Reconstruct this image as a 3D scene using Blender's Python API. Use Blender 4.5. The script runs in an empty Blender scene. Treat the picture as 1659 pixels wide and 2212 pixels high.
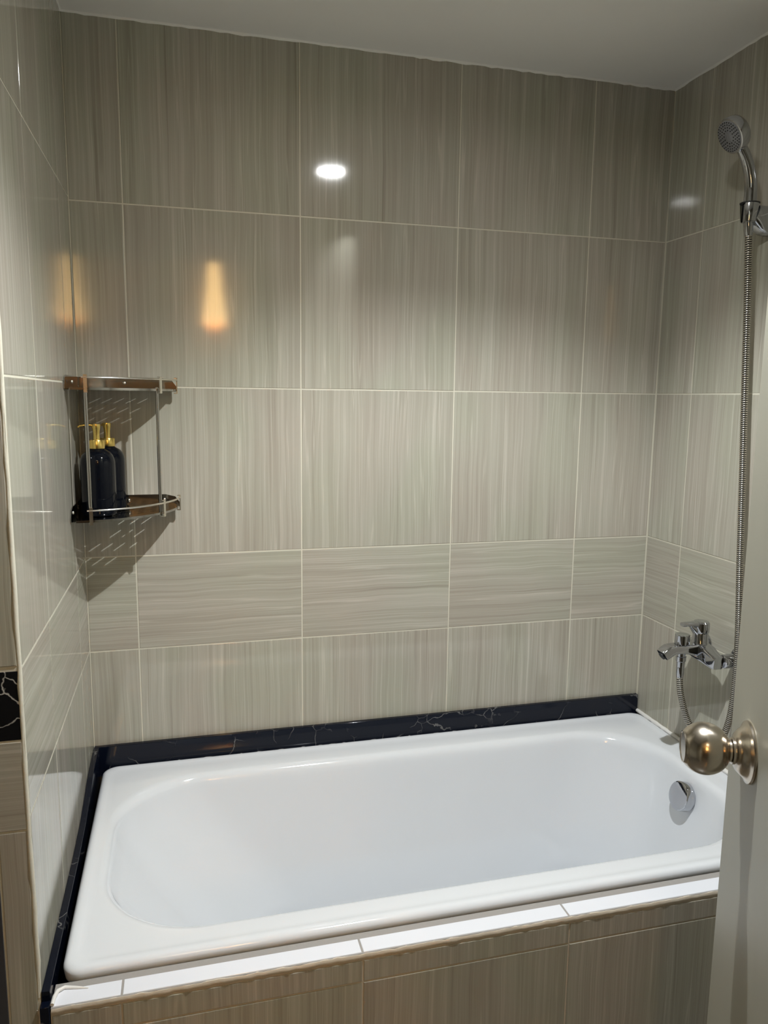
import bpy, bmesh, math, random
from mathutils import Vector, Matrix
random.seed(7)
C = bpy.context.scene.collection
SC = bpy.context.scene

# ------------------------------------------------------------------ camera
CAM = Vector((0.23574, -1.93166, 1.42823))
YAW, PITCH, ROLL, FPX = 0.25807, -0.149395, 0.011712, 1648.28
fw = Vector((math.sin(YAW)*math.cos(PITCH), math.cos(YAW)*math.cos(PITCH), math.sin(PITCH)))
rt = Vector((math.cos(YAW), -math.sin(YAW), 0)); up = rt.cross(fw)
r2 = rt*math.cos(ROLL) + up*math.sin(ROLL); u2 = -rt*math.sin(ROLL) + up*math.cos(ROLL)
cd = bpy.data.cameras.new('camera'); cam = bpy.data.objects.new('camera', cd); C.objects.link(cam)
cam.matrix_world = Matrix(((r2.x, u2.x, -fw.x, CAM.x), (r2.y, u2.y, -fw.y, CAM.y), (r2.z, u2.z, -fw.z, CAM.z), (0, 0, 0, 1)))
cd.sensor_fit = 'VERTICAL'; cd.sensor_height = 36.0; cd.sensor_width = 27.0
cd.lens = FPX/2212*36.0; cd.clip_start = 0.02
SC.camera = cam

# ------------------------------------------------------------------ world, lights, exposure
w = bpy.data.worlds.new('world'); SC.world = w; w.use_nodes = True
w.node_tree.nodes['Background'].inputs[0].default_value = (0.9, 0.8, 0.65, 1)
w.node_tree.nodes['Background'].inputs[1].default_value = 0.05
vs = SC.view_settings
vs.view_transform = 'Standard'; vs.look = 'None'; vs.exposure = 0.0; vs.gamma = 1.0; vs.use_curve_mapping = False
LAMP = Vector((0.79, -0.985, 2.256))
sl = bpy.data.lights.new('downlight_beam', 'SPOT'); sl.energy = 73; sl.color = (0.945, 0.985, 1.0)
sl.spot_size = math.radians(127); sl.spot_blend = 0.46; sl.shadow_soft_size = 0.007
so = bpy.data.objects.new('downlight_beam', sl); C.objects.link(so); so.location = LAMP + Vector((0, 0, -0.03))
wl = bpy.data.lights.new('warm_fill', 'AREA'); wl.shape = 'DISK'; wl.size = 0.35; wl.energy = 4; wl.color = (1.0, 0.80, 0.56)  # added warm fill without a fixture, tints the pier and low wall
wo = bpy.data.objects.new('warm_fill', wl); C.objects.link(wo); wo.location = (0.2, -2.75, 2.35)

# ------------------------------------------------------------------ materials
def mat(name, col, rough=0.5, metal=0.0, spec=0.5, coat=0.0):
    m = bpy.data.materials.new(name); m.use_nodes = True
    b = m.node_tree.nodes['Principled BSDF']
    b.inputs['Base Color'].default_value = (*col, 1); b.inputs['Roughness'].default_value = rough
    b.inputs['Metallic'].default_value = metal; b.inputs['Specular IOR Level'].default_value = spec
    b.inputs['Coat Weight'].default_value = coat
    return m
class N:
    def __init__(s, m): s.t = m.node_tree; s.b = s.t.nodes['Principled BSDF']
    def n(s, typ, **k):
        x = s.t.nodes.new(typ)
        for a, v in k.items(): setattr(x, a, v)
        return x
    def l(s, a, b): s.t.links.new(a, b)
    def math(s, op, a, b=None, c=None):
        x = s.n('ShaderNodeMath', operation=op)
        for i, v in enumerate((a, b, c)):
            if v is None: continue
            if isinstance(v, (int, float)): x.inputs[i].default_value = v
            else: s.l(v, x.inputs[i])
        return x.outputs[0]
    def comb(s, a, b, c):
        x = s.n('ShaderNodeCombineXYZ')
        for i, v in enumerate((a, b, c)):
            if isinstance(v, (int, float)): x.inputs[i].default_value = v
            else: s.l(v, x.inputs[i])
        return x.outputs[0]
    def noise(s, vec, scale=1, detail=2, rough=.5):
        x = s.n('ShaderNodeTexNoise'); x.inputs['Scale'].default_value = scale
        x.inputs['Detail'].default_value = detail; x.inputs['Roughness'].default_value = rough
        s.l(vec, x.inputs['Vector']); return x.outputs['Fac']
    def ramp(s, fac, stops):
        x = s.n('ShaderNodeValToRGB'); s.l(fac, x.inputs[0]); e = x.color_ramp.elements
        while len(e) < len(stops): e.new(0.5)
        for q, (p, c) in zip(e, stops): q.position = p; q.color = (*c, 1) if len(c) == 3 else c
        return x.outputs[0]
    def mix(s, fac, a, b, mode='MIX'):
        x = s.n('ShaderNodeMix', data_type='RGBA', blend_type=mode)
        if isinstance(fac, (int, float)): x.inputs[0].default_value = fac
        else: s.l(fac, x.inputs[0])
        for i, v in ((6, a), (7, b)):
            if isinstance(v, tuple): x.inputs[i].default_value = (*v, 1)
            else: s.l(v, x.inputs[i])
        return x.outputs[2]

def streak_mat(name, vertical=True, tone=(1, 1, 1), rough=0.07, lightness=1.0):
    m = mat(name, (0.5, 0.47, 0.4), rough); q = N(m)
    tc = q.n('ShaderNodeTexCoord'); sx = q.n('ShaderNodeSeparateXYZ'); q.l(tc.outputs['Object'], sx.inputs[0])
    hor = q.math('ADD', sx.outputs[0], sx.outputs[1]); z = sx.outputs[2]
    a, b = (hor, z) if vertical else (z, hor)
    rnd = q.math('MULTIPLY', q.n('ShaderNodeObjectInfo').outputs['Random'], 53.0)
    warp = q.noise(q.comb(q.math('MULTIPLY', a, 5.0), q.math('MULTIPLY', b, 4.0), rnd), 1, 2)
    wf = q.math('MULTIPLY', q.math('SUBTRACT', warp, .5), .012 if vertical else .020)
    aa = q.math('ADD', a, wf)
    fine = q.noise(q.comb(q.math('MULTIPLY', aa, 260.0), q.math('MULTIPLY', b, 2.5), rnd), 1, 3, .6)
    med = q.noise(q.comb(q.math('MULTIPLY', aa, 110.0), q.math('MULTIPLY', b, 1.3), rnd), 1, 3, .6)
    broad = q.noise(q.comb(q.math('MULTIPLY', aa, 28.0), q.math('MULTIPLY', b, 1.5), rnd), 1, 1)
    f = q.math('ADD', q.math('MULTIPLY', fine, .30), q.math('ADD', q.math('MULTIPLY', med, .5), q.math('MULTIPLY', broad, .2)))
    L = lightness; T = tone
    cc = lambda r, g, b_: (r*L*T[0], g*L*T[1], b_*L*T[2])
    col = q.ramp(f, [(.30, cc(.300, .278, .224)), (.43, cc(.395, .370, .305)), (.54, cc(.440, .417, .350)), (.72, cc(.540, .516, .445))])
    # thin pale veins running with the grain
    vein = q.noise(q.comb(q.math('MULTIPLY', aa, 70.0), q.math('MULTIPLY', b, .9), q.math('ADD', rnd, 9.3)), 1, 1)
    rid = q.math('ABSOLUTE', q.math('SUBTRACT', vein, .5))
    vm = q.ramp(rid, [(0.0, (1, 1, 1)), (.022, (0, 0, 0))])
    brk = q.noise(q.comb(q.math('MULTIPLY', aa, 30.0), q.math('MULTIPLY', b, 3.0), rnd), 1, 1)
    vm2 = q.math('MULTIPLY', vm, q.math('MULTIPLY', brk, .54))
    col = q.mix(vm2, col, cc(.72, .69, .60))
    # faint rosy / greenish drift
    dr = q.noise(q.comb(q.math('MULTIPLY', a, 6.0), q.math('MULTIPLY', b, 3.0), q.math('ADD', rnd, 3.0)), 1, 1)
    tint = q.ramp(dr, [(.35, (.972, 1.0, .97)), (.5, (1, 1, 1)), (.65, (1.0, .972, .978))])
    col = q.mix(1.0, col, tint, 'MULTIPLY')
    q.l(col, q.b.inputs['Base Color'])
    bp = q.n('ShaderNodeBump'); bp.inputs['Strength'].default_value = .05; bp.inputs['Distance'].default_value = .0006
    wav = q.noise(tc.outputs['Object'], 26, 2)
    q.l(wav, bp.inputs['Height']); q.l(bp.outputs[0], q.b.inputs['Normal'])
    return m
M = {}
M['tile_v'] = streak_mat('tile_vertical_grain', True)
M['tile_h'] = streak_mat('tile_horizontal_grain', False)

def plaster(name, col, rough=.6, bump=.15, scale=60):
    m = mat(name, col, rough); q = N(m); tc = q.n('ShaderNodeTexCoord')
    v = q.noise(tc.outputs['Object'], 2.3, 3)
    q.l(q.mix(v, tuple(c*.94 for c in col), tuple(min(1, c*1.05) for c in col)), q.b.inputs['Base Color'])
    bp = q.n('ShaderNodeBump'); bp.inputs['Strength'].default_value = bump; bp.inputs['Distance'].default_value = .001
    q.l(q.noise(tc.outputs['Object'], scale, 3), bp.inputs['Height']); q.l(bp.outputs[0], q.b.inputs['Normal'])
    return m
M['tile_white'] = plaster('white_ledge_tile', (.84, .86, .92), .12, .05, 120)
M['grout'] = plaster('cream_grout', (.68, .65, .54), .55, .3, 300)
M['joint'] = plaster('grey_filler', (.36, .34, .32), .5, .3, 120)
M['grout_warm'] = plaster('stained_grout', (.68, .60, .49), .7, .4, 200)
M['ceiling'] = plaster('ceiling_paint', (.93, .91, .86), .45, .05, 90)
M['room'] = plaster('painted_wall', (.22, .20, .18), .6)
M['sealant'] = plaster('white_sealant', (.86, .84, .80), .35, .3, 120)
M['floor'] = plaster('floor_tile', (.15, .135, .115), .3)
M['door'] = plaster('door_paint', (.45, .435, .36), .38, .04, 14)
M['tile_brown'] = streak_mat('brown_tile', True, (.55, .52, .46), .12)
M['dark_tile'] = plaster('dark_grey_tile', (.055, .055, .062), .2)
def marble(name, base, dens, width, amt, scale=9):
    m = mat(name, base, .09, spec=.3); q = N(m)
    tc = q.n('ShaderNodeTexCoord'); rnd = q.math('MULTIPLY', q.n('ShaderNodeObjectInfo').outputs['Random'], 41.0)
    wn = q.n('ShaderNodeTexNoise'); wn.inputs['Scale'].default_value = 14; wn.inputs['Detail'].default_value = 4
    q.l(tc.outputs['Object'], wn.inputs['Vector'])
    va = q.n('ShaderNodeVectorMath', operation='MULTIPLY_ADD')
    q.l(wn.outputs['Color'], va.inputs[0]); va.inputs[1].default_value = (.075, .075, .075); q.l(tc.outputs['Object'], va.inputs[2])
    ad = q.n('ShaderNodeVectorMath', operation='ADD'); q.l(va.outputs[0], ad.inputs[0]); q.l(q.comb(rnd, 0, 0), ad.inputs[1])
    vo = q.n('ShaderNodeTexVoronoi', feature='DISTANCE_TO_EDGE'); vo.inputs['Scale'].default_value = scale
    q.l(ad.outputs[0], vo.inputs['Vector'])
    vm = q.ramp(vo.outputs[0], [(0, (1, 1, 1)), (width, (0, 0, 0))])
    mk = q.ramp(q.noise(tc.outputs['Object'], 11, 2), [(.5-dens, (0, 0, 0)), (.62, (1, 1, 1))])
    q.l(q.mix(q.math('MULTIPLY', q.math('MULTIPLY', vm, mk), amt), base, (.72, .70, .66)), q.b.inputs['Base Color'])
    return m
M['marble'] = marble('black_marble', (.004, .006, .014), .02, .020, .24, 14)
M['marble_bold'] = marble('black_marble_bold', (.006, .006, .008), .06, .022, .9, 17)
def enamel():
    m = mat('white_enamel', (.80, .82, .835), .09, coat=.3); q = N(m); tc = q.n('ShaderNodeTexCoord')
    v = q.noise(tc.outputs['Object'], 3, 2)
    q.l(q.mix(v, (.775, .80, .835), (.80, .825, .86)), q.b.inputs['Base Color']); return m
M['enamel'] = enamel()
def metal(name, col, rough, brush=0):
    m = mat(name, col, rough, 1.0); q = N(m); tc = q.n('ShaderNodeTexCoord')
    v = q.noise(tc.outputs['Object'], 40, 2)
    rr = q.math('MULTIPLY_ADD', v, rough*.6, rough*.7); q.l(rr, q.b.inputs['Roughness']); return m
M['chrome'] = metal('chrome', (.52, .53, .56), .07)
M['steel'] = metal('polished_steel', (.46, .45, .43), .10)
M['bright_steel'] = metal('bright_steel', (.78, .75, .68), .22)
M['nickel'] = metal('satin_nickel', (.60, .54, .46), .22)
M['hose'] = metal('hose_steel', (.66, .62, .54), .2)
M['hose_gap'] = mat('hose_dark', (.05, .045, .04), .5, .6)
M['dark'] = mat('dark_rubber', (.015, .015, .016), .5)
M['spray'] = mat('grey_spray_plate', (.20, .20, .205), .35)
M['bottle'] = mat('black_glossy_plastic', (.003, .004, .007), .05, spec=.28)
M['gold'] = metal('gold_pump', (.90, .68, .22), .22)
def emis(name, col, s):
    m = mat(name, col, .4); b = m.node_tree.nodes['Principled BSDF']
    b.inputs['Emission Color'].default_value = (*col, 1); b.inputs['Emission Strength'].default_value = s; return m
M['led'] = emis('led_diffuser', (.97, .985, .98), 310)
M['warm_glow'] = emis('added_warm_glow', (1, .62, .23), 20)  # emission of the added out-of-view cones mirrored in the tiles

# ------------------------------------------------------------------ helpers
def link(name, me, m=None, parent=None, loc=None):
    o = bpy.data.objects.new(name, me); C.objects.link(o)
    if m is not None and me is not None and not me.materials: me.materials.append(m)
    if parent is not None: o.parent = parent
    if loc is not None: o.location = loc
    return o
def mesh(bm, name, smooth=False, recalc=True):
    if recalc: bmesh.ops.recalc_face_normals(bm, faces=bm.faces)
    me = bpy.data.meshes.new(name); bm.to_mesh(me); bm.free()
    if smooth:
        me.polygons.foreach_set('use_smooth', [True]*len(me.polygons))
    return me
def smooth_angle(me, deg):
    me.polygons.foreach_set('use_smooth', [True]*len(me.polygons))
    try: me.set_sharp_from_angle(angle=math.radians(deg))
    except Exception: pass
    return me
def tag(o, label, cat, group=None):
    o['label'] = label; o['category'] = cat
    if group: o['group'] = group
    return o
def empty(name, loc, label, cat, group=None):
    o = bpy.data.objects.new(name, None); C.objects.link(o); o.location = loc; o.empty_display_size = .05
    return tag(o, label, cat, group)
def struct(o): o['kind'] = 'structure'; return o
def add_box(bm, lo, hi):
    v = [bm.verts.new((x, y, z)) for x in (lo[0], hi[0]) for y in (lo[1], hi[1]) for z in (lo[2], hi[2])]
    for f in ((0, 1, 3, 2), (4, 6, 7, 5), (0, 4, 5, 1), (2, 3, 7, 6), (0, 2, 6, 4), (1, 5, 7, 3)):
        bm.faces.new([v[i] for i in f])
    return bm
def box_obj(name, lo, hi, m, parent=None, bev=0, seg=2, origin=None):
    c = Vector(origin) if origin is not None else (Vector(lo)+Vector(hi))/2
    bm = add_box(bmesh.new(), Vector(lo)-c, Vector(hi)-c)
    if bev: bmesh.ops.bevel(bm, geom=bm.edges[:], offset=bev, segments=seg, profile=.5, affect='EDGES')
    me = mesh(bm, name)
    if bev: smooth_angle(me, 40)
    o = link(name, me, m)
    if parent is not None:
        o.parent = parent; o.location = c - parent.location
    else: o.location = c
    return o
def sweep(bm, pts, radii, n=12, cap=True, sq=None, power=2.0, upv=None):
    """tube along pts; radii float or (ra,rb) per point; superellipse section"""
    pts = [Vector(p) for p in pts]; K = len(pts)
    T = [(pts[min(i+1, K-1)]-pts[max(i-1, 0)]).normalized() for i in range(K)]
    u = Vector(upv) if upv is not None else (Vector((0, 0, 1)) if abs(T[0].z) < .9 else Vector((0, 1, 0)))
    rings = []
    for i in range(K):
        a = (u - T[i]*u.dot(T[i])).normalized(); b = T[i].cross(a)
        if upv is None: u = a
        r = radii[i] if isinstance(radii, (list, tuple)) else radii
        ra, rb = r if isinstance(r, (list, tuple)) else (r, r)
        ring = []
        for k in range(n):
            t = 2*math.pi*(k+.5)/n; c, s = math.cos(t), math.sin(t)
            c = math.copysign(abs(c)**(2/power), c); s = math.copysign(abs(s)**(2/power), s)
            ring.append(bm.verts.new(pts[i] + a*c*ra + b*s*rb))
        rings.append(ring)
    for A, B in zip(rings, rings[1:]):
        for k in range(n): bm.faces.new((A[k], A[(k+1) % n], B[(k+1) % n], B[k]))
    if cap: bm.faces.new(rings[0][::-1]); bm.faces.new(rings[-1])
    return bm
def lathe_pts(bm, prof, org=(0, 0, 0), axis=(0, 0, 1), n=32):
    """prof: (radius, distance along axis)"""
    org = Vector(org); ax = Vector(axis).normalized()
    a = ax.orthogonal().normalized(); b = ax.cross(a); rings = []
    for r, h in prof:
        if r < 1e-6: rings.append([bm.verts.new(org+ax*h)])
        else: rings.append([bm.verts.new(org+ax*h+(a*math.cos(2*math.pi*k/n)+b*math.sin(2*math.pi*k/n))*r) for k in range(n)])
    for A, B in zip(rings, rings[1:]):
        for k in range(n):
            j = (k+1) % n
            if len(A) == 1 and len(B) > 1: bm.faces.new((A[0], B[j], B[k]))
            elif len(B) == 1 and len(A) > 1: bm.faces.new((A[k], A[j], B[0]))
            elif len(A) > 1: bm.faces.new((A[k], A[j], B[j], B[k]))
    return bm
def obj(name, bm, m, parent, angle=40):
    """mesh made in the parent's local space"""
    return link(name, smooth_angle(mesh(bm, name), angle), m, parent)
def catmull(P, n):
    P = [Vector(p) for p in P]; out = []
    Q = [P[0]*2-P[1]] + P + [P[-1]*2-P[-2]]
    for i in range(1, len(Q)-2):
        p0, p1, p2, p3 = Q[i-1:i+3]
        for k in range(n):
            t = k/n
            out.append(.5*((2*p1)+(p2-p0)*t+(2*p0-5*p1+4*p2-p3)*t*t+(3*p1-p0-3*p2+p3)*t**3))
    out.append(P[-1]); return out

# tiles: local mesh in the plane (h, z), facing -n ; cached by size and side
_cache = {}
def tile_mesh(wd, ht, side, mk, th=.006, ch=.0012):
    key = (round(wd, 4), round(ht, 4), side, mk)
    if key in _cache: return _cache[key]
    bm = bmesh.new()
    def P(h, z, d):
        return {'back': (h, -d, z), 'left': (d, -h, z), 'right': (-d, -h, z), 'top': (h, z, d)}[side]
    R = []
    for ins, d in ((0, -.003), (0, th-ch*.7), (ch*.35, th-ch*.2), (ch, th)):
        R.append([bm.verts.new(P(sx*(wd/2-ins), sz*(ht/2-ins), d-th)) for sx, sz in ((-1, -1), (1, -1), (1, 1), (-1, 1))])
    for A, B in zip(R, R[1:]):
        for k in range(4): bm.faces.new((A[k], A[(k+1) % 4], B[(k+1) % 4], B[k]))
    bm.faces.new(R[-1])
    me = mesh(bm, 'tile')
    me.materials.append(M[mk]); _cache[key] = me; return me
GAP = .0030
def tile(parent, side, h0, h1, z0, z1, at, mk, name='tile', tilt=.0016, edge=(0, 0, 0, 0)):
    """h is x on 'back' faces and depth (-y) on side walls; at = plane coordinate"""
    g = GAP/2
    h0 += g; h1 -= g; z0 += g; z1 -= g
    me = tile_mesh(h1-h0, z1-z0, side, mk)
    hc, zc = (h0+h1)/2, (z0+z1)/2
    loc = {'back': (hc, at, zc), 'left': (at, -hc, zc), 'right': (at, -hc, zc), 'top': (hc, zc, at)}[side]
    o = link(name, me, None, parent); o.location = Vector(loc)-parent.location
    t1, t2 = random.uniform(-tilt, tilt), random.uniform(-tilt, tilt)
    if side == 'back': o.rotation_euler = (t1, 0, t2)
    elif side == 'top': o.rotation_euler = (0, 0, 0)
    else: o.rotation_euler = (0, t1, t2)
    return o

W = 1.543; ZC = 2.256
X = [0.0, .1162, .5265, .9341, 1.3079, W]
Z = [0.0, .384, .798, 1.035, 1.446, 1.8607, ZC]
def mk_for(i): return 'tile_h' if i == 2 else 'tile_v'
# ------------------------------------------------------------------ setting
BR = -1.10                       # left end of the bathroom
wall_back = struct(box_obj('wall_back', (-.10, .0010, 0), (W+.1, .12, ZC), M['grout']))
for i in range(1, 6):
    for a, b in zip(X, X[1:]): tile(wall_back, 'back', a, b, Z[i], Z[i+1], 0, mk_for(i))
LY = .775
ZL = [0.0, .384, .802, 1.033, 1.452, 1.868, ZC]
wall_left = struct(box_obj('wall_left', (-.30, -LY+.0010, 0), (-.0010, .0, ZC), M['grout']))
YL = [0.002, .157, .529, LY-.004]
for i in range(1, 6):
    for a, b in zip(YL, YL[1:]): tile(wall_left, 'left', a, b, ZL[i], ZL[i+1], 0, mk_for(i), tilt=.001)
wall_pier = struct(box_obj('wall_pier', (BR, -LY+.0022, 0), (-.302, -.60, ZC), M['grout']))
PX = [BR+.65, -.047, -.005]      # face of the pier towards the camera
for i, (z0, z1, mk) in enumerate(((0, .40, 'tile_v'), (.40, .781, 'tile_v'), (.781, .923, 'tile_h'), (.923, 1.031, 'marble_bold'), (1.036, 1.452, 'tile_v'), (1.452, 1.868, 'tile_v'), (1.868, ZC, 'tile_v'))):
    nm = 'marble_tile' if mk == 'marble_bold' else 'tile'
    if mk == 'marble_bold':
        tile(wall_left, 'back', -.30, -.002, z0, z1, -LY, mk, nm)
    else:
        tile(wall_left, 'back', -.046, -.004, z0, z1, -LY, mk, nm)
        tile(wall_left, 'back', -.30, -.046, z0, z1, -LY, 'dark_tile' if z1 < .79 else mk, nm)
# cream grout edge on the outside corner of the left wall
bm = bmesh.new(); pts = []
for k in range(60):
    z = .5 + (ZC-.5)*k/59
    pts.append((-.0035+random.uniform(-.0006, .0006), -LY+.0035+random.uniform(-.0006, .0006), z))
sweep(bm, pts, [.0040+random.uniform(-.0006, .0006) for _ in pts], 8)
t1 = struct(link('trim_1', smooth_angle(mesh(bm, 'trim_1'), 60), M['grout']))
bm = bmesh.new(); pts = []
for k in range(40):
    z = .46*k/39 + .02
    pts.append((-.0035+random.uniform(-.001, .001), -LY+.0035+random.uniform(-.001, .001), z))
sweep(bm, pts, [.0042+random.uniform(-.001, .001) for _ in pts], 8)
struct(link('trim_2', smooth_angle(mesh(bm, 'trim_2'), 60), M['grout_warm']))

wall_right = struct(box_obj('wall_right', (W+.0010, -1.97, 0), (W+.12, .0, ZC), M['grout']))
YR = [0.002, .157, .567, .977, 1.387, 1.865]
for i in range(0, 6):
    for a, b in zip(YR, YR[1:]): tile(wall_right, 'right', a, b, Z[i], Z[i+1], W, mk_for(i))
# rear wall with the doorway the picture is taken from
wall_rear = bmesh.new()
add_box(wall_rear, (BR, -1.97, 0), (-.16, -1.87, ZC)); add_box(wall_rear, (.62, -1.97, 0), (W, -1.87, ZC)); add_box(wall_rear, (-.16, -1.97, 2.08), (.62, -1.87, ZC))
struct(link('wall_rear', mesh(wall_rear, 'wall_rear'), M['tile_brown']))
struct(box_obj('wall_side', (BR-.1, -1.97, 0), (BR, -.60, ZC), M['tile_v']))
struct(box_obj('ceiling', (BR-.1, -1.97, ZC), (W+.12, .12, ZC+.1), M['ceiling']))
struct(box_obj('floor', (BR-.1, -1.97, -.1), (W+.12, .12, 0), M['floor']))
# room outside the doorway
struct(box_obj('floor_bedroom', (-1.6, -3.7, -.1), (2.2, -1.97, 0), M['floor']))
struct(box_obj('ceiling_bedroom', (-1.6, -3.7, 2.5), (2.2, -1.97, 2.6), M['ceiling']))
struct(box_obj('wall_bedroom_far', (-1.6, -3.8, 0), (2.2, -3.7, 2.5), M['room']))
struct(box_obj('wall_bedroom_left', (-1.7, -3.8, 0), (-1.6, -1.97, 2.5), M['room']))
struct(box_obj('wall_bedroom_right', (2.2, -3.8, 0), (2.3, -1.97, 2.5), M['room']))
# rough paint line where tiles meet the ceiling
bm = bmesh.new()
n = 90
for side in range(3):
    pr_ = []
    for k in range(n+1):
        t = k/n; d = .0035+.003*random.random()**2
        if side == 0: pr_.append(((t*W, -.0004, ZC-d), (t*W, -.003, ZC), (t*W, .001, ZC)))
        elif side == 1: pr_.append(((.0004, -t*LY, ZC-d), (.003, -t*LY, ZC), (-.001, -t*LY, ZC)))
        else: pr_.append(((W-.0004, -t*1.8, ZC-d), (W-.003, -t*1.8, ZC), (W+.001, -t*1.8, ZC)))
    vv = [[bm.verts.new(p) for p in r] for r in pr_]
    for A, B in zip(vv, vv[1:]):
        for j in range(2): bm.faces.new((A[j], A[j+1], B[j+1], B[j]))
struct(link('trim_3', mesh(bm, 'trim_3'), M['ceiling']))

# black marble skirting round the tub
RIM = .505
trim4 = box_obj('trim_4', (0.001, -.013, RIM-.030), (W-.004, -.0005, .5535), M['marble'], bev=.001, seg=1)
struct(trim4)
bm = bmesh.new(); prof = [(-.014, .5535), (-.08, .5535), (-.155, .548), (-.22, .533), (-.30, .518), (-.42, .511), (-.6, .509), (-.745, .509), (-.7745, .509)]
rows = []
for y, z in prof:
    rows.append([bm.verts.new(p) for p in ((.0005, y, .40), (.0005, y, z), (.012, y, z-.0005), (.0125, y, z-.0015), (.0125, y, .40))])
for A, B in zip(rows, rows[1:]):
    for k in range(5): bm.faces.new((A[k], A[(k+1) % 5], B[(k+1) % 5], B[k]))
bm.faces.new(rows[0]); bm.faces.new(rows[-1][::-1])
struct(link('trim_5', mesh(bm, 'trim_5'), M['marble']))

# low tiled wall in front of the tub, with its white ledge
FY = .787                        # face of the low wall
wall_front = struct(box_obj('wall_front', (.014, -FY+.0015, 0), (W-.003, -.7335, .4815), M['grout_warm']))
PXF = [.015, .1185, .5105, .901, 1.295, W-.004]
for a, b in zip(PXF, PXF[1:]):
    for z0, z1, in ((.0, .04), (.04, .4335), (.4335, .4755)):
        tile(wall_front, 'back', a, b, z0, z1, -FY, 'tile_v', tilt=.0015)
    t = tile(wall_front, 'top', a+.0003, b-.0003, -FY+.003, -.748, .4875, 'tile_white', 'ledge_tile')
    t['label'] = 'white glossy ledge tile'
jb = add_box(bmesh.new(), (.0145, -FY+.0015, .4805), (W-.004, -.7345, .4866)); jo = link('joint_bed', mesh(jb, 'joint_bed'), M['joint'], wall_front); jo.location = -wall_front.location
bm = bmesh.new(); pts = []
for k in range(150):
    x = .015+(W-.02)*k/149
    pts.append((x, -FY+.0015+random.uniform(-.0006, .0006), .4815+random.uniform(-.0008, .0005)))
sweep(bm, pts, [(.0052+random.uniform(-.0008, .0008), .0022+random.uniform(-.0004, .0004)) for _ in pts], 8, upv=(0, 0, 1))
struct(link('trim_6', smooth_angle(mesh(bm, 'trim_6'), 60), M['grout_warm']))
struct(box_obj('trim_7', (-.001, -FY-.001, 0), (.013, -LY+.02, .492), M['marble'], bev=.001, seg=1))

# ------------------------------------------------------------------ bathtub
def rrect(x0, x1, y0, y1, r, n=14):
    """n points per corner, counter-clockwise; r = (rx, ry)"""
    rx, ry = r if isinstance(r, tuple) else (r, r)
    out = []
    for cx, cy, a0 in ((x1-rx, y1-ry, 0), (x0+rx, y1-ry, 90), (x0+rx, y0+ry, 180), (x1-rx, y0+ry, 270)):
        for k in range(n):
            a = math.radians(a0+90*k/(n-1)); out.append((cx+rx*math.cos(a), cy+ry*math.sin(a)))
    # split the straight runs
    res = []; L = len(out)
    for i in range(L):
        res.append(out[i])
        if i % n == n-1:
            A, B = out[i], out[(i+1) % L]
            for k in range(1, 10): res.append((A[0]+(B[0]-A[0])*k/10, A[1]+(B[1]-A[1])*k/10))
    return res
TX0, TX1, TY0, TY1 = .021, W-.005, -.731, -.0145
tub = empty('bathtub', (0, 0, 0), 'white enamel bathtub built in between tiled walls behind a low tiled ledge', 'bathtub')
tub.location = (.77, -.37, 0)
def tubloc(p): return (p[0]-.77, p[1]+.37, p[2])
rings = []
def ring(dx0, dx1, dy0, dy1, z, r): rings.append([(x, y, z) for x, y in rrect(TX0+dx0, TX1-dx1, TY0+dy0, TY1-dy1, r)])
ring(.003, .003, .003, .003, RIM-.028, .026)
for a in (0, 18, 36, 54, 72, 90):
    t = math.radians(a); c_ = 1-math.cos(t)
    ring(.011*c_, .011*c_, .011*c_, .010*c_, RIM-.0125+.0105*math.sin(t), .032)
ring(.016, .016, .016, .015, RIM-.0022, .034)
ring(.021, .021, .021, .020, RIM-.0034, .036)
ring(.026, .026, .026, .025, RIM-.0046, .04)
ring(.032, .034, .033, .040, RIM-.005, .06)
# flat rim, closing to the basin mouth:   left .06  right 1.468  back -.105  front -.66
def mouth(off, z, rr): ring(.036+off, .064+off, .060+off*.9, .080+off, z, rr)
mouth(-.002, RIM-.0052, (.20, .19)); mouth(.004, RIM-.0062, (.20, .19)); mouth(.010, RIM-.0095, (.20, .19)); mouth(.015, RIM-.015, (.20, .19))
mouth(.0185, RIM-.0225, (.20, .19)); mouth(.0205, RIM-.032, (.20, .19))
for k in range(1, 13):                                  # walls down to the bottom
    t = k/12; z = RIM-.032-(.335)*t
    e = t + .0*t
    ring(.0565+.25*t**1.15, .0845+.075*t, .082+.045*t, .1005+.045*t, z, (.20+.03*t, .19))
zb = RIM-.032-.335
for k in range(1, 7):                                   # rounding into the floor
    t = math.radians(90*k/6); d = .055*(1-math.cos(t)); h = .045*math.sin(t)
    ring(.3065+d*1.4, .1595+d, .127+d, .1455+d, zb-h, (.215-d*.5, .175-d*.5))
ring(.52, .36, .22, .24, zb-.047, (.10, .09)); ring(.66, .5, .30, .32, zb-.048, (.03, .03))
bm = bmesh.new()
VR = [[bm.verts.new(tubloc(p)) for p in r] for r in rings]
for A, B in zip(VR, VR[1:]):
    L = len(A)
    for k in range(L): bm.faces.new((A[k], A[(k+1) % L], B[(k+1) % L], B[k]))
bm.faces.new(VR[-1])
shell = obj('tub_shell', bm, M['enamel'], tub, 60)
# overflow cover on the right end
ovc = Vector((1.447, -.386, .436))
nrm = Vector((-1, 0, .28)).normalized()
bm = bmesh.new()
lathe_pts(bm, [(0, -.012), (.032, -.012), (.032, .006), (.0362, .008), (.0362, .027), (.0355, .0285), (.0340, .0295), (.0325, .0300), (0, .0303)], tubloc(ovc), nrm, 48)
oc = obj('overflow_cover', bm, M['chrome'], tub, 30); oc['label'] = 'round chrome overflow cover'
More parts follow.
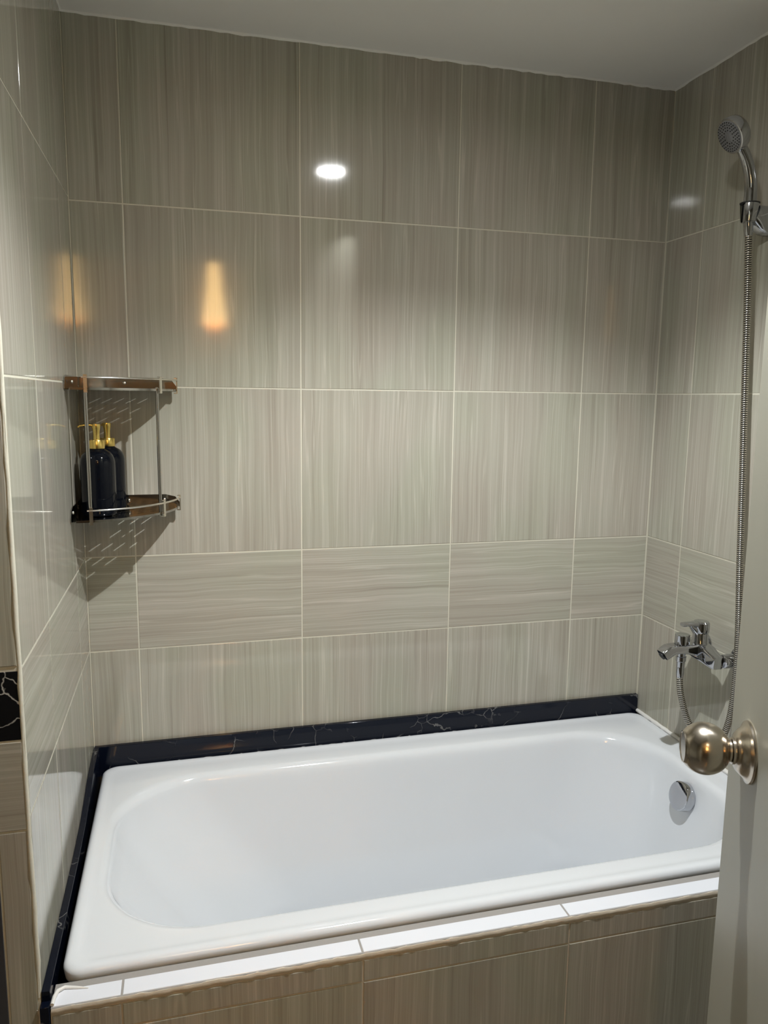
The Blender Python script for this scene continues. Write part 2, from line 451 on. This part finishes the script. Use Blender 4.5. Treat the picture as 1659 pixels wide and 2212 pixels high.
# sealant along the right wall, in the front left corner and in dashes along the back
bm = bmesh.new(); pts = [(W-.0038, -.012-.72*k/60, RIM-.0015+random.uniform(-.0006, .0006)) for k in range(61)]
sweep(bm, [tubloc(p) for p in pts], [.0056+random.uniform(-.0006, .0008) for _ in pts], 8)
obj('sealant', bm, M['sealant'], tub, 60)
bm = bmesh.new()
x = .2
while x < .95:
    l = random.uniform(.008, .035)
    sweep(bm, [tubloc((x+l*q, -.0155+random.uniform(-.0004, .0004), RIM-.0065)) for q in (0, .33, .66, 1)], [.0006, .0016, .0015, .0005], 6)
    x += l+random.uniform(.01, .07)
obj('sealant_smears', bm, M['sealant'], tub, 60)['kind'] = 'stuff'
bm = bmesh.new()
sweep(bm, [tubloc(p) for p in ((.016, -.782, .490), (.017, -.768, .491), (.020, -.755, .491), (.030, -.748, .490), (.048, -.752, .489), (.066, -.756, .488))], [.0030, .0034, .0034, .003, .0024, .0012], 8)
so_ = obj('sealant', bm, M['sealant'], tub, 60); so_.parent = wall_front; so_.location = Vector((.77, -.37, 0))-wall_front.location

# ------------------------------------------------------------------ corner shelf
sh = empty('corner_shelf', (0, 0, 1.16), 'two-tier polished steel quarter-round shelf fixed in the left tiled corner', 'shelf')
RS = .226
def S(p): return (p[0], p[1], p[2]-1.16)
def plate(z, thick=.0022, rows=()):
    """quarter-round plate with real slots, from a filled 2D curve"""
    cu = bpy.data.curves.new('plate_curve', 'CURVE'); cu.dimensions = '2D'; cu.fill_mode = 'BOTH'; cu.extrude = thick/2
    def spline(pts):
        s = cu.splines.new('POLY'); s.points.add(len(pts)-1); s.use_cyclic_u = True
        for q, p in zip(s.points, pts): q.co = (p[0], p[1], 0, 1)
    out = [(.0025, -.0025), (.0025, -RS+.012)]
    out += [(.010+(RS-.018)*math.sin(math.radians(a)) if False else .004+(RS-.010)*math.sin(math.radians(a)), -.004-(RS-.010)*math.cos(math.radians(a))) for a in range(3, 88, 4)]
    out += [(RS-.012, -.0025)]
    spline(out)
    d = Vector((-.7071, -.7071)); 
    for cx, cy in rows:
        a = Vector((cx, cy)); e = []
        L, r = .0085, .0024; nn = Vector((-d.y, d.x))
        for k in range(7):
            t = math.radians(-90+180*k/6); e.append(a+d*(L+r*math.cos(t))+nn*r*math.sin(t))
        for k in range(7):
            t = math.radians(90+180*k/6); e.append(a+d*(-L+r*math.cos(t))+nn*r*math.sin(t))
        spline([(p.x, p.y) for p in e])
    tmp = bpy.data.objects.new('tmp', cu); C.objects.link(tmp)
    dg = bpy.context.evaluated_depsgraph_get(); me = bpy.data.meshes.new_from_object(tmp.evaluated_get(dg))
    bpy.data.objects.remove(tmp); bpy.data.curves.remove(cu)
    me.name = 'shelf_plate'; me.materials.clear(); me.materials.append(M['steel'])
    o = link('shelf_plate', me, None, sh); o.location = S((0, 0, z)); return o
slots = []
for j in range(5):
    for i in range(6):
        x, y = .034+.026*i+.0*j, -.030-.026*j
        if math.hypot(x, y) < RS-.040: slots.append((x, y))
ZP = (1.157, 1.437)
def arc(a, r=RS-.006): t = math.radians(a); return (.004+r*math.sin(t), -.004-r*math.cos(t))
for z in ZP:
    plate(z, rows=slots)
    # raised front lip, two wall flanges
    bm = bmesh.new(); vv = []
    for a in range(2, 89, 3):
        x, y = arc(a, RS-.009); x2, y2 = arc(a, RS-.0078)
        vv.append([bm.verts.new(S(p)) for p in ((x, y, z-.001), (x2, y2, z-.001), (x2, y2, z+.004), (x, y, z+.004))])
    for A, B in zip(vv, vv[1:]):
        for k in range(4): bm.faces.new((A[k], A[(k+1) % 4], B[(k+1) % 4], B[k]))
    bm.faces.new(vv[0][::-1]); bm.faces.new(vv[-1])
    obj('front_lip', bm, M['steel'], sh, 50)
    for side in (0, 1):
        prof = [(.004, 0), (.004, .030), (RS-.035, .030), (RS-.012, .024), (RS-.002, .010), (RS-.002, 0)]
        bm = bmesh.new(); F = []; B = []
        for h, q in prof:
            f, b = ((h, -.0026, z+q), (h, -.0006, z+q)) if side == 0 else ((.0026, -h, z+q), (.0006, -h, z+q))
            F.append(bm.verts.new(S(f))); B.append(bm.verts.new(S(b)))
        bm.faces.new(F); bm.faces.new(B[::-1])
        for k in range(6): bm.faces.new((F[k], F[(k+1) % 6], B[(k+1) % 6], B[k]))
        fl = obj('wall_flange', bm, M['steel'], sh, 30)
        for h, kind in ((.105, 'screw'), (.188, 'hole' if z > 1.3 else 'screw')):
            bm = bmesh.new(); p = (h, -.0024, z+.017) if side == 0 else (.0024, -h, z+.017)
            ax = (0, -1, 0) if side == 0 else (1, 0, 0)
            if kind == 'screw': lathe_pts(bm, [(.0042, 0), (.0040, .0012), (.0028, .0024), (0, .0029)], S(p), ax, 16)
            else: lathe_pts(bm, [(.0030, 0), (.0028, .0006), (0, .0006)], S(p), ax, 16)
            obj('screw' if kind == 'screw' else 'screw_hole', bm, M['bright_steel'] if kind == 'screw' else M['dark'], fl)
    # guard rail and its clips
    bm = bmesh.new(); ra = [arc(a, RS-.004) for a in range(8, 86, 3)]
    sweep(bm, [S((x, y, z+.025)) for x, y in ra], .0021, 8); obj('guard_rail', bm, M['bright_steel'], sh, 60)
    for a in (10, 57, 84):
        t = math.radians(a); er = Vector((math.sin(t), -math.cos(t), 0)); et = Vector((math.cos(t), math.sin(t), 0))
        bm = bmesh.new(); c0 = Vector(arc(a, RS-.0035)+(z,))
        for h0_, h1_, w0, w1, q0, q1 in ((-.0012, .0012, -.0036, .0036, -.0065, .031), (-.0075, -.0012, -.0036, .0036, -.0065, -.0045), (-.006, -.0012, -.0036, .0036, .029, .031)):
            vs_ = [bm.verts.new(S(c0+er*a_+et*b_+Vector((0, 0, c_)))) for a_ in (h0_, h1_) for b_ in (w0, w1) for c_ in (q0, q1)]
            for f in ((0, 1, 3, 2), (4, 6, 7, 5), (0, 4, 5, 1), (2, 3, 7, 6), (0, 2, 6, 4), (1, 5, 7, 3)): bm.faces.new([vs_[k] for k in f])
        obj('rail_clip', bm, M['bright_steel'], sh, 50)
for x, y, r in ((arc(10, RS-.014)[0], arc(10, RS-.014)[1], .0037), (arc(57, RS-.014)[0], arc(57, RS-.014)[1], .0037), (.016, -.016, .0035)):
    bm = bmesh.new(); lathe_pts(bm, [(0, ZP[0]-1.16-.006), (r*1.25, ZP[0]-1.16-.006), (r*1.25, ZP[0]-1.16-.0015), (r, ZP[0]-1.16-.0012), (r, ZP[1]-1.16+.001), (r*1.3, ZP[1]-1.16+.0015), (r*1.1, ZP[1]-1.16+.006), (0, ZP[1]-1.16+.0075)], (x, y, 0), (0, 0, 1), 16)
    obj('support_rod', bm, M['steel'], sh)

# ------------------------------------------------------------------ pump bottles
def bottle(loc, rz, label, tilt=0):
    b = empty('pump_bottle', loc, label, 'bottle', 'black pump bottles on the corner shelf'); b.rotation_euler = (0, 0, rz)
    R_ = .0375
    bm = bmesh.new()
    prof = [(0, .001), (.030, .0), (.0345, .0012), (.0368, .004), (R_, .008), (R_, .112), (.0372, .120), (.0358, .128), (.0325, .1355), (.027, .1415), (.021, .1455), (.0165, .148), (.0150, .1505), (.0148, .1545), (0, .1545)]
    lathe_pts(bm, prof, n=48); obj('bottle_body', bm, M['bottle'], b, 35)
    bm = bmesh.new(); lathe_pts(bm, [(0, .1500), (.0166, .1500), (.0168, .151), (.0168, .1675), (.0160, .1688), (.0085, .1692), (0, .1692)], n=36)
    col = obj('collar', bm, M['gold'], b, 35)
    bm = bmesh.new(); lathe_pts(bm, [(0, .169), (.0072, .169), (.0068, .178), (.0072, .188), (.0088, .1955), (.0092, .200), (.0088, .2035), (0, .2045)], n=28)
    pu = obj('pump_head', bm, M['gold'], b, 35)
    bm = bmesh.new(); sweep(bm, [(-.004, 0, .2005), (-.014, 0, .2015), (-.026, 0, .2012), (-.034, 0, .1995), (-.038, 0, .1965)], [.0034, .003, .0027, .0025, .0022], 12)
    obj('spout', bm, M['gold'], pu, 50)
    return b
b1 = bottle((.0500, -.1240, ZP[0]+.0012), math.radians(8), 'front one of two black pump bottles, its gold spout pointing left over the shelf')
b2 = bottle((.0655, -.0450, ZP[0]+.0012), math.radians(-68), 'rear black pump bottle, half hidden behind the front bottle on the shelf')

# ------------------------------------------------------------------ bath mixer on the right wall
mx = empty('bath_mixer', (W, -.350, .812), 'chrome wall-mounted bath mixer tap with lever handle on the right wall', 'tap')
def m_(x, y, z): return (x, y, z)   # local: x towards -wall is negative
bm = bmesh.new()     # body bar along the wall, widest at the middle
sweep(bm, [(-.066, .080, -.008), (-.066, .060, -.007), (-.066, .03, -.002), (-.067, 0, 0), (-.066, -.03, -.004), (-.066, -.050, -.010), (-.066, -.068, -.013), (-.066, -.0735, -.0135)],
      [(.015, .013), (.0165, .0150), (.019, .018), (.021, .020), (.0205, .019), (.018, .0165), (.0165, .015), (.015, .0135)], 20, power=6, upv=(0, 0, 1))
body = obj('mixer_body', bm, M['chrome'], mx, 38)
bm = bmesh.new()     # flat tapering spout with a slanted mouth
sweep(bm, [(-.055, 0, .001), (-.080, 0, .002), (-.100, 0, .0045), (-.125, 0, .0062), (-.144, 0, .0062), (-.154, 0, .0035), (-.163, 0, -.002), (-.172, 0, -.008)],
      [(.019, .021), (.0160, .0205), (.0125, .0190), (.0110, .0175), (.0108, .0168), (.0128, .0165), (.0130, .0160), (.0115, .0155)], 20, power=7, upv=(0, 0, 1))
obj('spout', bm, M['chrome'], body, 38)
bm = bmesh.new(); lathe_pts(bm, [(0, -.003), (.0095, -.003), (.0098, .0), (0, .0)], (-.174, 0, -.0112), (-.83, 0, -.56), 20); obj('aerator', bm, M['dark'], body)
bm = bmesh.new()     # diverter knob on the spout
lathe_pts(bm, [(0, .010), (.012, .010), (.012, .016), (.0178, .0175), (.0182, .020), (.0178, .0405), (.0165, .0420), (0, .0425)], (-.118, 0, 0), (0, 0, 1), 30); obj('diverter_knob', bm, M['chrome'], body, 35)
bm = bmesh.new()     # cartridge dome and lever
lathe_pts(bm, [(0, .012), (.0205, .012), (.0205, .019), (.0192, .021), (.0188, .041), (.0180, .043), (0, .043)], (-.066, 0, 0), (0, 0, 1), 32); obj('cartridge_housing', bm, M['chrome'], body, 35)
bm = bmesh.new()
lathe_pts(bm, [(0, .0425), (.0190, .0440), (.0202, .047), (.0206, .062), (.0198, .069), (.0165, .0725), (0, .0735)], (-.066, 0, 0), (0, 0, 1), 32)
hd = obj('handle', bm, M['chrome'], mx, 35)
bm = bmesh.new()
sweep(bm, [(-.058, 0, .0645), (-.078, 0, .0655), (-.093, 0, .0668), (-.106, 0, .0672), (-.118, 0, .0668), (-.122, 0, .0665)], [(.008, .0182), (.0068, .0140), (.0056, .0098), (.0052, .0078), (.0052, .0074), (.0045, .007)], 16, power=3.5, upv=(0, 0, 1))
sweep(bm, [(-.074, 0, .046), (-.086, 0, .054), (-.098, 0, .063)], [(.012, .0120), (.008, .0095), (.003, .006)], 14, power=3, upv=(0, 0, 1))
obj('lever', bm, M['chrome'], hd, 38)
for y in (.068, -.068):
    bm = bmesh.new(); lathe_pts(bm, [(0, 0), (.031, 0), (.031, .003), (.028, .007), (.020, .0105), (.015, .0115), (0, .0115)], (0, y, -.011), (-1, 0, 0), 36)
    obj('wall_rosette', bm, M['chrome'], mx, 35)
    bm = bmesh.new(); lathe_pts(bm, [(.0125, .008), (.0135, .012), (.0135, .020), (.0170, .021), (.0172, .023), (.0172, .048), (.0160, .051), (.0120, .053), (0, .053)], (0, y, -.011), (-1, 0, 0), 24 if y > 0 else 24)
    obj('union_nut', bm, M['chrome'], mx, 35)
bm = bmesh.new(); lathe_pts(bm, [(0, -.004), (.0105, -.004), (.0105, -.014), (.0128, -.015), (.0128, -.026), (.0108, -.028), (.0098, -.046), (0, -.046)], (-.118, 0, 0), (0, 0, 1), 24)
obj('hose_outlet', bm, M['chrome'], mx, 35)

# ------------------------------------------------------------------ hand shower, holder, hose
hl = empty('shower_holder', (W, -.395, 1.850), 'chrome shower bracket on the right wall gripping the handset', 'shower bracket')
bm = bmesh.new(); sweep(bm, [(-.0008, .0, -.016), (-.016, -.001, -.0155), (-.028, -.002, -.0125), (-.040, -.004, -.007), (-.050, -.005, -.003)], [(.033, .023), (.0325, .0225), (.0290, .0210), (.0235, .0190), (.0190, .0165)], 24, power=3.2, upv=(0, 0, 1)); obj('bracket_base', bm, M['chrome'], hl, 40)
HB = Vector((1.481, -.400, 1.852))          # handset grip in the bracket
hax = Vector((.02, 0.0, 1)).normalized()
bm = bmesh.new()
loc = HB-hl.location; nseg = 26; inner = []; 
for z, ro in ((-.024, .0165), (.013, .0205), (.0155, .0198)):
    inner.append([bm.verts.new(loc+hax*z+Vector((math.cos(t), math.sin(t), 0))*ro) for t in [math.radians(205+310*k/nseg-360) for k in range(nseg+1)]])
for z, ri in ((.0155, .0152), (-.024, .0148)):
    inner.append([bm.verts.new(loc+hax*z+Vector((math.cos(t), math.sin(t), 0))*ri) for t in [math.radians(205+310*k/nseg-360) for k in range(nseg+1)]])
for i in range(5):
    A, B = inner[i], inner[(i+1) % 5]
    for k in range(nseg): bm.faces.new((A[k], A[k+1], B[k+1], B[k]))
bm.faces.new([r[0] for r in inner]); bm.faces.new([r[-1] for r in inner][::-1])
obj('holder_cup', bm, M['chrome'], hl, 40)
bm = bmesh.new(); lathe_pts(bm, [(.0146, .0150), (.0212, .0150), (.0214, .0168), (.0146, .0172), (.0146, .0150)], loc, hax, 36); obj('cup_ring', bm, M['dark'], hl, 40)

hs = empty('hand_shower', HB, 'chrome hand shower head resting in its bracket near the ceiling', 'shower head')
HC = Vector((1.424, -.400, 2.008))-HB; fn = Vector((-.861, .064, -.503)).normalized()
path = catmull([(.0005, 0, -.026), (.0005, 0, 0), (.0005, 0, .03), (-.001, 0, .055), (-.007, 0, .082), (-.016, 0, .105), (-.029, 0, .126), (-.042, 0, .141)], 6)
nP = len(path); bm = bmesh.new(); sweep(bm, path, [(.0142)-.0026*(k/(nP-1))**1.3 for k in range(nP)], 22); obj('handle', bm, M['chrome'], hs, 50)
bm = bmesh.new(); lathe_pts(bm, [(0, -.0185), (.029, -.0180), (.0345, -.0165), (.0375, -.0125), (.0385, -.006), (.0390, .005), (.0380, .0085), (.0350, .0095), (0, .0095)], HC, fn, 48)
head = obj('head_shell', bm, M['chrome'], hs, 40)
bm = bmesh.new(); lathe_pts(bm, [(0, .0095), (.0342, .0095), (.0338, .0112), (.031, .0118), (.010, .0118), (.009, .0126), (0, .0128)], HC, fn, 48)
sp = obj('spray_plate', bm, M['spray'], hs, 40); sp['label'] = 'grey spray plate dotted with black nozzles'
a1 = fn.orthogonal().normalized(); b1_ = fn.cross(a1)
bm = bmesh.new(); lathe_pts(bm, [(.00155, 0), (.0014, .0012), (0, .0014)], (0, 0, 0), fn, 6); nz = smooth_angle(mesh(bm, 'nozzle'), 60); nz.materials.append(M['dark'])
for r, cnt in ((.0145, 12), (.0205, 18), (.0262, 24), (.0312, 30)):
    for k in range(cnt):
        t = 2*math.pi*k/cnt
        o = link('nozzle', nz, None, sp); o.location = HC+fn*.0114+(a1*math.cos(t)+b1_*math.sin(t))*r

ho = empty('shower_hose', (1.46, -.39, .57), 'long ribbed steel hose looping from the mixer up to the hand shower', 'hose')
hp = catmull([(W-.118, -.350, .768), (1.4245, -.352, .735), (1.431, -.355, .69), (1.452, -.362, .625), (1.482, -.385, .578), (1.503, -.412, .588), (1.512, -.428, .635),
              (1.514, -.438, .70), (1.512, -.443, .80), (1.508, -.443, .90), (1.503, -.436, 1.05), (1.499, -.426, 1.25), (1.496, -.414, 1.45), (1.492, -.404, 1.65), (1.486, -.400, 1.78), (1.4815, -.400, 1.824)], 40)
# resample evenly
dist = [0]
for a, b in zip(hp, hp[1:]): dist.append(dist[-1]+(b-a).length)
def at(s):
    lo, hi = 0, len(dist)-1
    while hi-lo > 1:
        m = (lo+hi)//2
        if dist[m] <= s: lo = m
        else: hi = m
    f = (s-dist[lo])/(dist[hi]-dist[lo]); return hp[lo].lerp(hp[hi], min(1, max(0, f)))
L = dist[-1]; pitch = .0050; K = int(L/pitch); P_ = []; Rr = []
for i in range(K):
    for f, r in ((0, .0060), (.18, .0079), (.45, .0083), (.72, .0079)):
        P_.append(at((i+f)*pitch)-ho.location); Rr.append(r)
bm = bmesh.new(); sweep(bm, P_, Rr, 12); hz = obj('hose_tube', bm, M['hose'], ho, 80)
hz.data.materials.append(M['hose_gap'])
for p in hz.data.polygons:
    if p.index < (len(P_)-1)*12 and (p.index//12) % 4 in (3, 0): p.material_index = 1
for e0, e1 in ((at(0), at(.03)), (at(L), at(L-.030))):
    ax = (e1-e0).normalized()
    bm = bmesh.new(); lathe_pts(bm, [(0, -.004), (.0100, -.004), (.0104, .004), (.0098, .016), (.0082, .026), (0, .026)], e0-ho.location, ax, 20)
    obj('end_cap', bm, M['chrome'], ho, 40)

# ------------------------------------------------------------------ door with knob, opened into the room
AL = math.radians(26.0)
dn = Vector((-math.cos(AL), math.sin(AL), 0)); dd = Vector((math.sin(AL), math.cos(AL), 0))
ros = Vector((.85764, -1.23770, 1.0281))
edge = ros + dd*.0815; edge.z = 0
DW = .735
hinge = edge - dd*DW
door = bpy.data.objects.new('door_1', None); C.objects.link(door); door.location = (hinge.x, hinge.y, 0); door.rotation_euler = (0, 0, -AL); struct(door)
# local: +y along the door to the latch edge, -x is the face seen
bm = add_box(bmesh.new(), (0, 0, .012), (.038, DW, 2.06)); bmesh.ops.bevel(bm, geom=bm.edges[:], offset=.0015, segments=2, affect='EDGES')
obj('door_leaf', bm, M['door'], door, 40)
KY = DW-.0815; KZ = ros.z
bm = bmesh.new(); lathe_pts(bm, [(0, 0), (.0355, 0), (.0360, .0015), (.0350, .0035), (.0325, .0048), (.0300, .006), (.0255, .011), (.0215, .0148), (.0175, .0160), (.0165, .0165), (0, .0165)], (0, KY, KZ), (-1, 0, 0), 56)
ros_o = obj('knob_rosette', bm, M['nickel'], door, 30)
bm = bmesh.new()
prof = [(0, .014), (.0150, .014), (.0152, .0195), (.0128, .0205), (.0126, .026)]
for k in range(0, 25):
    t = math.radians(205-k*6.6)      # sphere from the neck outwards
    r, h = .0300*math.sin(math.radians(24+k*5.35)), .0485-.0290*math.cos(math.radians(24+k*5.35))
    if r > .0128 and h < .0715: prof.append((r, h))
prof += [(.0185, .0715), (.0178, .0728), (.0165, .0728), (.0160, .0722), (0, .0724)]
lathe_pts(bm, prof, (0, KY, KZ), (-1, 0, 0), 56)
obj('door_knob', bm, M['nickel'], door, 35)
bm = bmesh.new(); lathe_pts(bm, [(0, .0055), (.0022, .0055), (.0020, .0075), (0, .0078)], (0, KY+.004, KZ-.0285), (-1, 0, 0), 14); obj('screw', bm, M['dark'], door)
# frame of the doorway
bm = bmesh.new()
for lo, hi in (((-.16, -1.985, 0), (-.125, -1.855, 2.08)), ((.585, -1.985, 0), (.62, -1.945, 2.08)), ((-.16, -1.985, 2.06), (.62, -1.855, 2.095))): add_box(bm, lo, hi)
struct(link('trim_8', mesh(bm, 'trim_8'), M['door']))

# ------------------------------------------------------------------ downlight, added glow cones
dl = empty('ceiling_downlight', LAMP, 'round white ceiling downlight above the tub ledge', 'lamp')
bm = bmesh.new(); lathe_pts(bm, [(.052, -.001), (.064, -.002), (.065, -.008), (.060, -.012), (.052, -.012), (.050, -.004), (.052, -.001)], (0, 0, 0), (0, 0, 1), 48); obj('frame', bm, M['ceiling'], dl, 40)
bm = bmesh.new(); lathe_pts(bm, [(0, -.003), (.050, -.003), (.050, -.001), (0, -.001)], (0, 0, 0), (0, 0, 1), 48); obj('diffuser', bm, M['led'], dl, 40)
for x, z, lab in ((.46, 1.91, 'added warm glowing cone outside the doorway, straight behind the viewer, for tile reflections'), (-.42, 1.91, 'added warm glowing cone outside the doorway, left behind the viewer, for tile reflections')):
    glow_src = empty('added_glow', (x, -3.70, z), lab, 'lamp', 'added warm glow cones outside the doorway')  # unseen glowing cone, added to give the tiles their warm reflections
    bm = bmesh.new(); add_box(bm, (-.05, 0, -.06), (.05, .02, .06)); sweep(bm, [(0, .02, -.02), (0, .11, -.02), (0, .13, .0)], .008, 10); obj('bracket', bm, M['gold'], glow_src)
    bm = bmesh.new(); lathe_pts(bm, [(.085, 0), (.068, .12), (.045, .28), (.030, .46)], (0, .13, 0), (0, 0, 1), 32); obj('glow_cone', bm, M['warm_glow'], glow_src)
